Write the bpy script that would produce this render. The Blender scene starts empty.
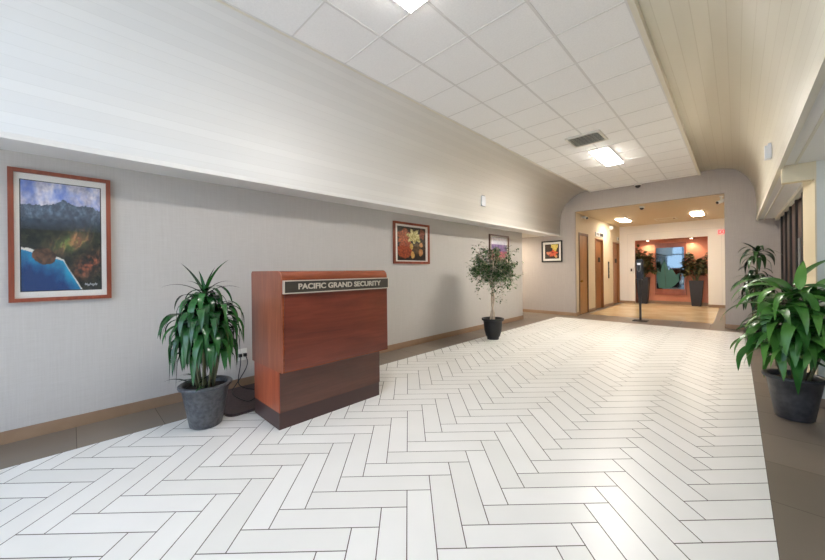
import bpy, bmesh, math, random
from mathutils import Vector, Matrix, noise
random.seed(7)
C = bpy.context.scene.collection
PI = math.pi
# ------------------------------------------------------------------ materials
def new_mat(name):
    m = bpy.data.materials.new(name); m.use_nodes = True
    nt = m.node_tree; b = nt.nodes['Principled BSDF']
    return m, nt, b
def lin(c):
    return tuple(((x/255)/12.92 if x/255 <= .04045 else ((x/255+.055)/1.055)**2.4) for x in c) + (1,)
def N(nt, t, **kw):
    n = nt.nodes.new(t)
    for k, v in kw.items():
        if k in n.inputs.keys(): n.inputs[k].default_value = v
        else: setattr(n, k, v)
    return n
def plain(name, col, rough=.5, metal=0, spec=.5, coat=0):
    m, nt, b = new_mat(name)
    b.inputs['Base Color'].default_value = lin(col)
    b.inputs['Roughness'].default_value = rough
    b.inputs['Metallic'].default_value = metal
    b.inputs['Specular IOR Level'].default_value = spec
    b.inputs['Coat Weight'].default_value = coat
    return m
def coords(nt, scale=(1, 1, 1), kind='Object'):
    tc = N(nt, 'ShaderNodeTexCoord'); mp = N(nt, 'ShaderNodeMapping')
    mp.inputs['Scale'].default_value = scale
    nt.links.new(tc.outputs[kind], mp.inputs['Vector'])
    return mp.outputs['Vector']
def mottled(name, c1, c2, scale=(4, 4, 4), detail=4, rough=.5, bump=0., nscale=1., spec=.5, metal=0, coat=0, lo=.35, hi=.65, rough2=None):
    m, nt, b = new_mat(name); L = nt.links.new
    v = coords(nt, scale)
    n = N(nt, 'ShaderNodeTexNoise', Scale=nscale, Detail=detail); L(v, n.inputs['Vector'])
    r = N(nt, 'ShaderNodeValToRGB')
    r.color_ramp.elements[0].position = lo; r.color_ramp.elements[1].position = hi
    r.color_ramp.elements[0].color = lin(c1); r.color_ramp.elements[1].color = lin(c2)
    L(n.outputs['Fac'], r.inputs['Fac']); L(r.outputs['Color'], b.inputs['Base Color'])
    b.inputs['Roughness'].default_value = rough; b.inputs['Specular IOR Level'].default_value = spec
    b.inputs['Metallic'].default_value = metal; b.inputs['Coat Weight'].default_value = coat
    if bump:
        bp = N(nt, 'ShaderNodeBump', Strength=bump, Distance=.01)
        L(n.outputs['Fac'], bp.inputs['Height']); L(bp.outputs['Normal'], b.inputs['Normal'])
    return m
def wood(name, dark, mid, light, axis='y', rough=.35, coat=.25):
    m, nt, b = new_mat(name); L = nt.links.new
    s = {'x': (2, 34, 34), 'y': (34, 2, 34), 'z': (34, 34, 2)}[axis]
    n = N(nt, 'ShaderNodeTexNoise', Scale=1., Detail=6., Roughness=.62, Distortion=.8); L(coords(nt, s), n.inputs['Vector'])
    s2 = {'x': (.8, 5, 5), 'y': (5, .8, 5), 'z': (5, 5, .8)}[axis]
    n2 = N(nt, 'ShaderNodeTexNoise', Scale=1., Detail=3., Distortion=1.6); L(coords(nt, s2), n2.inputs['Vector'])
    mx = N(nt, 'ShaderNodeMath', operation='ADD'); L(n.outputs['Fac'], mx.inputs[0]); L(n2.outputs['Fac'], mx.inputs[1])
    h = N(nt, 'ShaderNodeMath', operation='MULTIPLY'); L(mx.outputs[0], h.inputs[0]); h.inputs[1].default_value = .5
    r = N(nt, 'ShaderNodeValToRGB'); e = r.color_ramp.elements
    e[0].position = .34; e[0].color = lin(dark); e[1].position = .66; e[1].color = lin(light)
    k = e.new(.5); k.color = lin(mid)
    L(h.outputs[0], r.inputs['Fac']); L(r.outputs['Color'], b.inputs['Base Color'])
    b.inputs['Roughness'].default_value = rough; b.inputs['Coat Weight'].default_value = coat; b.inputs['Coat Roughness'].default_value = .15
    return m
def emit(name, col, s, base=(.8, .8, .8)):
    m, nt, b = new_mat(name)
    b.inputs['Base Color'].default_value = tuple(base) + (1,)
    b.inputs['Emission Color'].default_value = tuple(col) + (1,)
    b.inputs['Emission Strength'].default_value = s
    return m
def planks(name, col, line, pitch=.09):
    m, nt, b = new_mat(name); L = nt.links.new
    uv = N(nt, 'ShaderNodeUVMap'); sp = N(nt, 'ShaderNodeSeparateXYZ'); L(uv.outputs['UV'], sp.inputs[0])
    d = N(nt, 'ShaderNodeMath', operation='DIVIDE'); L(sp.outputs['X'], d.inputs[0]); d.inputs[1].default_value = pitch
    f = N(nt, 'ShaderNodeMath', operation='FRACT'); L(d.outputs[0], f.inputs[0])
    g = N(nt, 'ShaderNodeMath', operation='LESS_THAN'); L(f.outputs[0], g.inputs[0]); g.inputs[1].default_value = .06
    fl = N(nt, 'ShaderNodeMath', operation='FLOOR'); L(d.outputs[0], fl.inputs[0])
    wn = N(nt, 'ShaderNodeTexWhiteNoise', noise_dimensions='1D'); L(fl.outputs[0], wn.inputs['W'])
    r0 = N(nt, 'ShaderNodeMix', data_type='RGBA'); L(wn.outputs['Value'], r0.inputs['Factor'])
    r0.inputs['A'].default_value = lin(col); r0.inputs['B'].default_value = lin(tuple(x-5 for x in col))
    mx = N(nt, 'ShaderNodeMix', data_type='RGBA'); L(g.outputs[0], mx.inputs['Factor'])
    L(r0.outputs['Result'], mx.inputs['A']); mx.inputs['B'].default_value = lin(line)
    L(mx.outputs['Result'], b.inputs['Base Color'])
    bp = N(nt, 'ShaderNodeBump', Strength=.25, Distance=.004); bp.invert = True
    L(g.outputs[0], bp.inputs['Height']); L(bp.outputs['Normal'], b.inputs['Normal'])
    b.inputs['Roughness'].default_value = .42
    return m
def wallpaper(name, c1, c2):
    m, nt, b = new_mat(name); L = nt.links.new
    n = N(nt, 'ShaderNodeTexNoise', Scale=1., Detail=4.); L(coords(nt, (110, 110, 3.5)), n.inputs['Vector'])
    n2 = N(nt, 'ShaderNodeTexNoise', Scale=1., Detail=3.); L(coords(nt, (6, 6, 160)), n2.inputs['Vector'])
    a = N(nt, 'ShaderNodeMath', operation='ADD'); L(n.outputs['Fac'], a.inputs[0]); L(n2.outputs['Fac'], a.inputs[1])
    h = N(nt, 'ShaderNodeMath', operation='MULTIPLY'); L(a.outputs[0], h.inputs[0]); h.inputs[1].default_value = .5
    r = N(nt, 'ShaderNodeValToRGB'); e = r.color_ramp.elements
    e[0].position = .25; e[1].position = .75; e[0].color = lin(c1); e[1].color = lin(c2)
    L(h.outputs[0], r.inputs['Fac']); L(r.outputs['Color'], b.inputs['Base Color'])
    bp = N(nt, 'ShaderNodeBump', Strength=.12, Distance=.002); L(h.outputs[0], bp.inputs['Height']); L(bp.outputs['Normal'], b.inputs['Normal'])
    b.inputs['Roughness'].default_value = .75; b.inputs['Specular IOR Level'].default_value = .25
    return m
def island(name, c1, c2, rough=.4, spec=.5, ntex=None, trans=0.):
    """colour varies from piece to piece (tiles, leaves)"""
    m, nt, b = new_mat(name); L = nt.links.new
    g = N(nt, 'ShaderNodeNewGeometry'); r = N(nt, 'ShaderNodeValToRGB'); e = r.color_ramp.elements
    e[0].color = lin(c1); e[1].color = lin(c2)
    L(g.outputs['Random Per Island'], r.inputs['Fac'])
    out = r.outputs['Color']
    if ntex:
        n = N(nt, 'ShaderNodeTexNoise', Scale=ntex, Detail=4.); L(coords(nt), n.inputs['Vector'])
        hs = N(nt, 'ShaderNodeHueSaturation'); L(out, hs.inputs['Color'])
        mr = N(nt, 'ShaderNodeMapRange'); L(n.outputs['Fac'], mr.inputs['Value'])
        mr.inputs['To Min'].default_value = .95; mr.inputs['To Max'].default_value = 1.05
        L(mr.outputs[0], hs.inputs['Value']); out = hs.outputs['Color']
    L(out, b.inputs['Base Color'])
    b.inputs['Roughness'].default_value = rough; b.inputs['Specular IOR Level'].default_value = spec
    return m
def art(name, rough=.35):
    m, nt, b = new_mat(name)
    a = N(nt, 'ShaderNodeVertexColor'); a.layer_name = 'Col'
    nt.links.new(a.outputs['Color'], b.inputs['Base Color'])
    b.inputs['Roughness'].default_value = rough
    return m
def glass_mat(name, ior=1.45, rough=.02):
    m, nt, b = new_mat(name); L = nt.links.new
    out = nt.nodes['Material Output']; nt.nodes.remove(b)
    t = N(nt, 'ShaderNodeBsdfTransparent'); g = N(nt, 'ShaderNodeBsdfGlossy'); g.inputs['Roughness'].default_value = rough
    lw = N(nt, 'ShaderNodeLayerWeight', Blend=.5); pw = N(nt, 'ShaderNodeMath', operation='POWER'); pw.inputs[1].default_value = 5.
    f = N(nt, 'ShaderNodeMath', operation='MULTIPLY_ADD'); f.inputs[1].default_value = .9; f.inputs[2].default_value = .04
    mx = N(nt, 'ShaderNodeMixShader'); L(lw.outputs['Facing'], pw.inputs[0]); L(pw.outputs[0], f.inputs[0])
    L(f.outputs[0], mx.inputs[0]); L(t.outputs[0], mx.inputs[1]); L(g.outputs[0], mx.inputs[2]); L(mx.outputs[0], out.inputs['Surface'])
    return m

M = dict(
    wall=wallpaper('beige_grasscloth', (190, 185, 179), (203, 199, 194)),
    far=wallpaper('mauve_grey_wallpaper', (169, 160, 153), (183, 175, 168)),
    lobby=wallpaper('cream_wallpaper', (208, 192, 164), (220, 206, 180)),
    cove=planks('cove_planks', (228, 225, 219), (219, 216, 209)),
    cove_r=planks('cove_planks_cream', (228, 223, 207), (214, 208, 190), .13),
    paint=plain('cream_paint', (222, 216, 200), .45),
    soffit=plain('soffit_paint', (232, 230, 226), .5),
    pier=plain('pier_paint', (224, 210, 176), .5),
    pierg=plain('pier_daylit_grey', (214, 214, 204), .5),  # same pier as seen in daylight, the grey put into its colour
    ctile=mottled('ceiling_tile', (243, 242, 241), (248, 247, 246), (60, 60, 60), rough=.85, bump=.05, spec=.2),
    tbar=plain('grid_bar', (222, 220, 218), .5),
    base=mottled('brown_vinyl_base', (150, 122, 96), (160, 132, 106), (5, 5, 5), rough=.45),
    tile=island('white_porcelain_tile', (232, 231, 226), (239, 238, 234), .33, .45, 3.),
    grout=plain('dark_grout', (96, 88, 80), .9),
    strip=island('dark_stone_tile', (116, 105, 94), (132, 120, 107), .32, .5, 5.),
    lobfloor=mottled('beige_marble', (206, 180, 138), (226, 204, 166), (1.5, 1.5, 1.5), rough=.22),
    white=plain('white_paint', (240, 236, 230), .5),
    terra=mottled('terracotta_paint', (206, 132, 102), (214, 142, 112), (3, 3, 3), rough=.55),
    lobceil=plain('tan_ceiling_paint', (212, 196, 166), .5),
    mah=wood('mahogany', (92, 40, 27), (108, 48, 32), (124, 58, 40), 'y'),
    mahside=wood('mahogany_end_grain', (130, 70, 48), (150, 84, 58), (168, 98, 70), 'z'),
    maho=wood('orange_mahogany', (146, 66, 40), (166, 80, 50), (184, 96, 62), 'z'),
    mahtop=wood('mahogany_top', (112, 54, 32), (134, 68, 42), (152, 84, 54), 'y', .25),
    lowpan=wood('brown_laminate', (82, 48, 36), (92, 55, 42), (103, 63, 48), 'y', .4),
    kick=plain('dark_brown_plinth', (72, 50, 46), .4),
    signb=wood('sign_backing', (50, 45, 37), (66, 59, 49), (84, 76, 62), 'y', .5, 0),
    metal=plain('brushed_pale_metal', (212, 202, 186), .35, .4),
    chrome=plain('chrome', (220, 220, 220), .15, 1),
    frame_w=wood('red_brown_frame_wood', (116, 54, 34), (142, 70, 46), (164, 88, 60), 'z'),
    frame_d=wood('dark_frame_wood', (70, 42, 32), (84, 50, 40), (100, 62, 48), 'z'),
    black=plain('black_plastic', (22, 21, 22), .35),
    blackp=plain('black_powder_coat', (24, 19, 18), .6),
    matb=plain('ivory_mat_board', (236, 232, 224), .7),
    art=art('printed_photograph'),
    glass=glass_mat('picture_glass'),
    pot=mottled('pewter_grey_pot', (60, 62, 66), (88, 90, 94), (28, 28, 28), rough=.35, bump=.6, spec=.5, coat=.1),
    potd=mottled('charcoal_pot', (46, 46, 48), (66, 65, 66), (20, 20, 20), rough=.45, bump=.15),
    potb=plain('black_pot', (26, 26, 27), .45),
    potn=plain('graphite_planter', (44, 43, 47), .45),
    soil=mottled('potting_soil', (36, 27, 20), (62, 46, 34), (50, 50, 50), rough=.95, bump=1.),
    leaf1=island('deep_green_strap_leaf', (16, 58, 24), (50, 108, 50), .24, .6, 12.),
    leaf2=island('ficus_leaf', (36, 72, 30), (94, 132, 70), .4, .5, 30.),
    leaf3=island('bright_green_leaf', (30, 88, 26), (92, 146, 62), .36, .45, 10.),
    leaf4=island('dark_green_leaf', (20, 46, 22), (44, 78, 36), .35, .5, 12.),
    leaf5=island('olive_bronze_leaf', (46, 60, 30), (104, 88, 48), .45, .4, 20.),
    stem=mottled('green_brown_cane', (74, 78, 46), (108, 104, 70), (30, 30, 8), rough=.6),
    trunk=mottled('pale_ficus_bark', (186, 166, 144), (220, 204, 182), (40, 40, 12), rough=.7),
    door=wood('tan_door_wood', (158, 112, 62), (172, 126, 74), (184, 138, 86), 'z', .35),
    elev=plain('bronze_elevator_door', (160, 110, 66), .32, .35),
    dframe=plain('brown_door_frame', (112, 80, 48), .4),
    accordion=mottled('brown_folding_panel', (74, 56, 52), (92, 71, 66), (14, 14, 2), rough=.45),
    brass=plain('brass', (206, 170, 104), .25, 1),
    copper=mottled('copper_brown_frame', (138, 70, 44), (158, 86, 56), (6, 6, 6), rough=.35),
    mirror=plain('dark_mirror_glass', (112, 124, 128), .03, 1),
    etched=plain('frosted_green_glass', (62, 104, 90), .35, .25),
    red=emit('exit_red', (1., .05, .08), .6, (.6, .02, .03)),
    exitface=emit('exit_face_pale', (1., .5, .47), .22, (.75, .6, .58)),
    bag=mottled('dark_brown_mat', (58, 44, 44), (72, 56, 56), (30, 30, 30), rough=.6, bump=.2),
    plate=plain('ivory_plastic', (232, 230, 222), .4),
    label=plain('white_label', (226, 230, 236), .4),
    greyp=plain('grey_plastic', (128, 126, 124), .45),
    slot=plain('dark_slot', (40, 37, 34), .6),
    mull=plain('dark_bronze_mullion', (48, 42, 38), .4),
    pave=mottled('concrete_paving', (176, 172, 164), (196, 192, 184), (1, 1, 1), rough=.9),
    lens=emit('ceiling_light_diffuser', (1., .96, .93), 30.), lensf=emit('ceiling_light_diffuser_warm', (1., .94, .85), 75.), lensp=emit('passage_light_diffuser', (1., .88, .72), 45.),
    lensw=emit('lobby_light_diffuser', (1., .89, .75), 34.),
    lenss=emit('spot_lens', (1., .86, .66), 12.),
)
# ------------------------------------------------------------------ object helpers
def link(name, me, mat=None, parent=None, smooth=False):
    o = bpy.data.objects.new(name, me); C.objects.link(o)
    for m in (mat if isinstance(mat, (list, tuple)) else [mat]):
        if m: me.materials.append(m)
    if smooth:
        for p in me.polygons: p.use_smooth = True
    if parent:
        o.parent = parent; o.matrix_parent_inverse = parent.matrix_world.inverted() if False else Matrix.Translation(-parent.location)
    return o
def bm_obj(name, bm, mat, parent=None, smooth=False, bevel=0):
    if bevel:
        bmesh.ops.bevel(bm, geom=[e for e in bm.edges if len(e.link_faces) == 2 and e.calc_face_angle(0) > .5], offset=bevel, segments=2, affect='EDGES', profile=.5)
    bmesh.ops.recalc_face_normals(bm, faces=bm.faces)
    me = bpy.data.meshes.new(name); bm.to_mesh(me); bm.free()
    return link(name, me, mat, parent, smooth)
def box(bm, x0, x1, y0, y1, z0, z1):
    v = [bm.verts.new((x, y, z)) for x in (x0, x1) for y in (y0, y1) for z in (z0, z1)]
    for f in ((0, 1, 3, 2), (4, 6, 7, 5), (0, 4, 5, 1), (2, 3, 7, 6), (0, 2, 6, 4), (1, 5, 7, 3)):
        bm.faces.new([v[i] for i in f])
    return v
def bx(name, b, mat, parent=None, bevel=0):
    bm = bmesh.new(); box(bm, *b)
    return bm_obj(name, bm, mat, parent, False, bevel)
def boxes(name, bs, mat, parent=None, bevel=0):
    bm = bmesh.new()
    for b in bs: box(bm, *b)
    return bm_obj(name, bm, mat, parent, False, bevel)
def lathe(bm, cx, cy, prof, n=40, cap0=True, cap1=False):
    rings = []
    for r, z in prof:
        rings.append([bm.verts.new((cx+r*math.cos(2*PI*i/n), cy+r*math.sin(2*PI*i/n), z)) for i in range(n)])
    for a, b in zip(rings, rings[1:]):
        for i in range(n): bm.faces.new((a[i], a[(i+1) % n], b[(i+1) % n], b[i]))
    if cap0: bm.faces.new(rings[0])
    if cap1: bm.faces.new(rings[-1])
def tube(bm, pts, radii, n=8):
    pts = [Vector(p) for p in pts]
    if not isinstance(radii, (list, tuple)): radii = [radii]*len(pts)
    rings = []; up = Vector((0, 0, 1))
    for i, p in enumerate(pts):
        d = (pts[min(i+1, len(pts)-1)]-pts[max(i-1, 0)]).normalized()
        a = d.cross(up)
        if a.length < .05: a = d.cross(Vector((1, 0, 0)))
        a.normalize(); b = d.cross(a).normalized()
        rings.append([bm.verts.new(p+(a*math.cos(2*PI*k/n)+b*math.sin(2*PI*k/n))*radii[i]) for k in range(n)])
    for r, s in zip(rings, rings[1:]):
        for k in range(n): bm.faces.new((r[k], r[(k+1) % n], s[(k+1) % n], s[k]))
    bm.faces.new(rings[0]); bm.faces.new(rings[-1])
def smooth_pts(pts, it=2):
    pts = [Vector(p) for p in pts]
    for _ in range(it):
        q = [pts[0]]
        for a, b in zip(pts, pts[1:]): q += [a*.75+b*.25, a*.25+b*.75]
        q.append(pts[-1]); pts = q
    return pts
def thing(name, label, cat, loc, group=None):
    o = bpy.data.objects.new(name, None); C.objects.link(o); o.location = loc
    o.empty_display_size = .1
    o['label'] = label; o['category'] = cat
    if group: o['group'] = group
    return o
def tag(o, label, cat, group=None):
    o['label'] = label; o['category'] = cat
    if group: o['group'] = group
    return o
def st(o, label=None):
    o['kind'] = 'structure'
    if label: o['label'] = label
    return o
# ------------------------------------------------------------------ dimensions (metres)
XW, XT, XR = -4.686, -4.09, .145          # left wall face, left and right edges of the white tiles
YF, YT, YW = 11.305, 10.74, 9.624         # far wall face, end of the white tiles, end of the left wall
ZC, ZT = 3.893, 3.98                      # tile ceiling, top of the coves
XL, XK = -3.222, -.684                    # edges of the tile ceiling
XA, XB, ZH = -3.71, -.205, 3.344          # opening to the elevator lobby
YB, YN = 17.0, 17.5                       # lobby back wall, back of its niche
Y0 = -3.5                                 # rear of the lobby hall
ZS = 2.625                                # soffits
XS, XSR = -4.185, .36                     # soffit lips
# ------------------------------------------------------------------ floor
st(bx('floor', (-10, 3.2, Y0-.2, 19, -.2, -.004), M['grout']), 'sub-floor with dark grout under the tiles')
def clip(bm, x0, x1, y0, y1):
    for co, no in (((x0, 0, 0), (-1, 0, 0)), ((x1, 0, 0), (1, 0, 0)), ((0, y0, 0), (0, -1, 0)), ((0, y1, 0), (0, 1, 0))):
        bmesh.ops.bisect_plane(bm, geom=bm.verts[:]+bm.edges[:]+bm.faces[:], plane_co=co, plane_no=no, clear_outer=True)
def flat(bm, x0, x1, y0, y1, z=0.):
    bm.faces.new([bm.verts.new(p) for p in ((x0, y0, z), (x1, y0, z), (x1, y1, z), (x0, y1, z))])
bm = bmesh.new(); w = .1617; u0, v0 = -.6699, 2.1182; s2 = math.sqrt(.5); g = .003
def uvxy(u, v):
    U = u0+u*w; V = v0+v*w
    return ((U-V)*s2, (U+V)*s2, 0)
def tile(u, v, du, dv):
    q = g/w; c = [(u+q, v+q), (u+du-q, v+q), (u+du-q, v+dv-q), (u+q, v+dv-q)]
    P = [uvxy(*k) for k in c]
    if max(p[0] for p in P) < XT or min(p[0] for p in P) > XR or max(p[1] for p in P) < Y0 or min(p[1] for p in P) > YT: return
    bm.faces.new([bm.verts.new(p) for p in P])
for k in range(-60, 90):
    for m in range(-12, 13):
        tile(k+8*m, k, 4, 1)
        tile(k+4+8*m, k-3, 1, 4)
clip(bm, XT, XR, Y0, YT)
st(bm_obj('floor_tiles', bm, M['tile']), 'white porcelain plank tiles laid in herringbone')
bm = bmesh.new()
y = .03-.62*6
while y < YF+.5:                                    # dark border: left strip, right strip, far band
    y1 = min(y+.62, YF+.5)
    flat(bm, XW, XT-.003, max(y, Y0), y1-.004)
    for xx in (XR+.003, XR+.62): flat(bm, xx, xx+.613, max(y, Y0), y1-.004)
    y += .62
x = XT
while x < XR-.05:
    flat(bm, x, min(x+.6, XR)-.004, YT+.004, YF+.5); x += .6
for k in range(9):
    for j in range(3): flat(bm, XW-.6*(k+1), XW-.6*k-.004, 9.63+.62*j, 9.63+.62*(j+1)-.004)
st(bm_obj('floor_border', bm, M['strip']), 'dark stone tile border along the walls')
bm = bmesh.new()
flat(bm, XA, -3.56, YF+.5, YN); flat(bm, -.46, .9, YF+.5, YN); flat(bm, -3.556, -.464, YF+.5, 12.0)
st(bm_obj('floor_border_lobby', bm, M['strip']), 'dark stone border of the elevator lobby floor')
bm = bmesh.new(); flat(bm, -3.556, -.464, 12.004, YN)
st(bm_obj('floor_lobby', bm, M['lobfloor']), 'glossy beige marble floor of the elevator lobby')
# ------------------------------------------------------------------ hall walls and coves
st(bx('wall_left', (XW-.2, XW, Y0, YW, 0, 3.0), M['wall']), 'grey-beige papered long wall')
st(bx('wall_passage', (-9.2, XW-.2, YW-.2, YW-.001, 0, 3.0), M['far']))
st(bx('wall_passage_end', (-9.2, -9.0, YW, YF, 0, 3.0), M['far']))
st(bx('ceiling_passage', (-9.2, XW, YW-.2, YF, ZS+.012, ZS+.1), M['paint']))
st(boxes('wall_far', [(-9.2, XA, YF, YF+.1, 0, 4.3), (XB, 3.2, YF, YF+.6, 0, 4.3), (XA, XB, YF, YF+.1, ZH, 4.3)], M['far']), 'mauve-grey papered wall around the lobby opening')
def sweep(name, prof, mat, ya, yb, thick=.05, n=0):
    """cove profile (x, z) swept along the hall, u = length along the profile"""
    bm = bmesh.new(); uv = bm.loops.layers.uv.new('UVMap')
    if n:
        q = smooth_pts([(a, 0, b) for a, b in prof], n); prof = [(p.x, p.z) for p in q]
    s = [0]
    for a, b in zip(prof, prof[1:]): s.append(s[-1]+math.hypot(b[0]-a[0], b[1]-a[1]))
    A = [bm.verts.new((x, ya, z)) for x, z in prof]; B = [bm.verts.new((x, yb, z)) for x, z in prof]
    for i in range(len(prof)-1):
        f = bm.faces.new((A[i], A[i+1], B[i+1], B[i])); f.smooth = True
        for lp, c in zip(f.loops, ((s[i], ya), (s[i+1], ya), (s[i+1], yb), (s[i], yb))): lp[uv].uv = c
    me = bpy.data.meshes.new(name); bm.to_mesh(me); bm.free()
    o = link(name, me, mat)
    md = o.modifiers.new('thickness', 'SOLIDIFY'); md.thickness = thick; md.offset = 0
    return o
st(sweep('ceiling_cove_left', [(XS, ZS), (-4.185, 2.85), (-4.18, 3.1), (-4.15, 3.33), (-4.06, 3.55), (-3.87, 3.77), (-3.62, 3.92), (-3.35, 3.98), (-3.2, ZT)], M['cove'], Y0, YF, .03, 2), 'white plank cove curving up from the left soffit')
st(sweep('ceiling_cove_right', [(XSR, ZS), (.362, 2.9), (.36, 3.15), (.325, 3.4), (.22, 3.68), (.03, 3.9), (-.2, 3.975), (-.45, 3.985), (-.71, ZT)], M['cove_r'], Y0, YF, .03, 2), 'cream plank cove curving up from the right soffit')
st(boxes('ceiling_soffit_left', [(XW, XS+.005, Y0, YF, ZS, ZS+.03)], M['soffit']))
st(boxes('trim_1', [(XS-.012, XS+.022, Y0, YF, ZS-.03, ZS+.02), (XS-.10, XS-.07, Y0, YF, ZS-.012, ZS+.005)], M['soffit']), 'white moulding along the lip of the left soffit')
st(boxes('ceiling_soffit_right', [(XSR-.005, 3.0, Y0, YF, ZS, ZS+.03)], M['soffit']))
st(boxes('trim_2', [(XSR-.022, XSR+.02, Y0, YF, ZS-.035, ZS+.02), (XSR+.10, XSR+.12, Y0, YF, ZS-.012, ZS+.005), (.64, .70, 6.45, YF, ZS-.06, ZS+.005)], M['paint']), 'cream moulding along the lip of the right soffit')
# tile ceiling
bm = bmesh.new(); GY = 1.589-.634*8; ny = 24
for i in range(4):
    for j in range(ny):
        ya = GY+.634*j; yb = min(ya+.634, YF)
        if ya >= YF: continue
        box(bm, XL+.634*i+.004, XL+.634*(i+1)-.004, ya+.004, yb-.004, ZC+.004, ZC+.02)
st(bm_obj('ceiling', bm, M['ctile']), 'white square acoustic tile ceiling')
b = [(XL+.634*i-.013, XL+.634*i+.013, Y0, YF, ZC, ZC+.006) for i in range(5)]
for j in range(ny):
    ya = GY+.634*j
    if Y0 < ya < YF: b.append((XL, XK+.012, ya-.007, ya+.007, ZC-.0008, ZC+.005))
st(boxes('ceiling_grid', b, M['tbar']), 'pale metal grid of the tile ceiling')
st(boxes('trim_3', [(XK+.004, XK+.05, Y0, YF, ZC-.012, ZT+.02), (XL-.03, XL-.004, Y0, YF, ZC-.006, ZT+.02)], M['paint']), 'cream edge trim of the tile ceiling')
st(bx('ceiling_deck', (-4.9, 3.2, Y0-.2, YF+.1, 4.2, 4.3), M['paint']))
# baseboards
st(boxes('baseboard_left', [(XW, XW+.012, Y0, YW+.012, 0, .112), (XW-.2, XW, YW, YW+.012, 0, .112)], M['base']))
st(boxes('baseboard_far', [(-9, XA+.0, YF-.012, YF, 0, .1), (XB-.0, .69, YF-.012, YF, 0, .1), (XB-.012, XB, YF-.012, YF+.5, 0, .1)], M['base']))
# right side: folding partition, pier and beam
st(boxes('wall_right', [(.617, 1.9, 5.55, 6.45, 0, ZS), (1.9, 3.0, 5.55, 5.75, 0, ZS)], M['pierg']), 'pier with the grey of daylight put into its colour')
st(boxes('wall_right_face', [(.605, .617, 5.549, 6.45, 0, ZS)], M['pier']), 'lamplit cream face of the pier towards the hall')  # thin slab with the hall lamplight put into its cream colour
st(bx('ceiling_beam', (XSR+.012, .6045, 5.55, 5.66, 2.435, ZS+.01), M['pier']), 'cream beam under the right soffit')
st(bx('wall_behind_partition', (.98, 1.1, 6.45, YF, 0, ZS), M['accordion']))
st(bx('baseboard_right', (.593, 1.9, 5.537, 5.549, 0, .1), M['base']))
t = thing('folding_partition', 'dark brown folding panel partition behind the right hand plants', 'partition', (.72, 8.6, 0))
ys = [6.5+i*(YF-.03-6.5)/6 for i in range(7)]
for i in range(6):
    a, c = ys[i], ys[i+1]; xa, xc = ((.702, .742) if i % 2 else (.742, .702))
    bm = bmesh.new(); vs = []
    for x, y in ((xa, a+.004), (xc, c-.004), (xc+.04, c-.004), (xa+.04, a+.004)): vs.append((bm.verts.new((x, y, .01)), bm.verts.new((x, y, ZS-.03))))
    for k in range(4):
        p, q = vs[k], vs[(k+1) % 4]; bm.faces.new((p[0], q[0], q[1], p[1]))
    bm.faces.new([p[0] for p in vs]); bm.faces.new([p[1] for p in vs])
    bm_obj('panel', bm, M['accordion'], t)
for yy in ys[1:-1]: bx('edge_strip', (.676, .704, yy-.05, yy+.05, .012, ZS-.062), M['slot'], t)['label'] = 'dark vertical joint strip'
h = bx('handle_plate', (.70, .716, 7.86, 8.05, 1.0, 1.95), M['greyp'], t, .004); h['label'] = 'narrow pale grey plate'
bx('floor_rail', (.69, .86, 6.47, YF-.02, .001, .012), M['slot'], t)
# glazed rear and right sides behind the camera, where the daylight comes in
def storefront(n, horiz, a0, a1, c, z0, z1, posts, rails):
    fr = []
    for p in posts: fr.append((p-.04, p+.04, z0, z1))
    for r in rails: fr.append((a0, a1, r-.04, r+.04))
    conv = (lambda q, d: (q[0], q[1], c-d, c+d, q[2], q[3])) if horiz else (lambda q, d: (c-d, c+d, q[0], q[1], q[2], q[3]))
    o = st(boxes('window_%d' % n, [conv(q, .05) for q in fr], M['mull']), 'dark framed storefront glazing')
    bm = bmesh.new(); box(bm, *conv((a0, a1, z0, z1), .004)); p = bm_obj('window_pane', bm, M['glass'], o)
    return o
storefront(1, True, XW, 3.0, Y0-.1, 0, 4.2, (XW+.05, -3.45, -2.2, -.9, .4, 1.7, 2.95), (.05, 2.75, 4.15))
st(bx('wall_right_near', (3.0, 3.2, Y0, 5.6, 0, 4.2), M['wall']))
st(bx('ground', (-30, 30, -30, Y0-.25, -.25, -.05), M['pave']))
# ------------------------------------------------------------------ elevator lobby
D1, E1, E2 = (11.70, 12.56), (13.44, 14.44), (15.90, 16.92)
ZD, ZE = 2.66, 2.61
for wb in [(XA-.2, XA, YF+.1, D1[0], 0, ZH), (XA-.2, XA, D1[0], D1[1], ZD, ZH), (XA-.2, XA, D1[1], E1[0], 0, ZH), (XA-.2, XA, E1[0], E1[1], ZE, ZH), (XA-.2, XA, E1[1], E2[0], 0, ZH), (XA-.2, XA, E2[0], E2[1], ZE, ZH), (XA-.2, XA, E2[1], YN+.1, 0, ZH)]:
    st(bx('wall_lobby_left', wb, M['lobby']), 'cream papered wall with the elevators')
NX0, NX1, NZ = -3.14, -.78, 2.705
for wb in [(XA, NX0, YB, YB+.1, 0, ZH), (NX1, .9, YB, YB+.1, 0, ZH), (NX0, NX1, YB, YB+.1, NZ, ZH)]:
    st(bx('wall_lobby_back', wb, M['white']), 'white end wall of the elevator lobby')
st(boxes('trim_4', [(-3.40, -3.14, YB-.02, YB, .1, 2.99), (-.78, -.40, YB-.02, YB, .1, 2.99), (-3.14, -.78, YB-.02, YB, NZ, 2.99)], M['white']), 'raised white surround of the niche')
for wb in [(NX0-.1, NX0, YB+.1, YN+.1, 0, NZ+.1), (NX1, NX1+.1, YB+.1, YN+.1, 0, NZ+.1), (NX0, NX1, YN, YN+.1, 0, NZ+.1), (NX0, NX1, YB+.1, YN, NZ, NZ+.1)]:
    st(bx('wall_niche', wb, M['terra']), 'terracotta painted niche')
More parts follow.
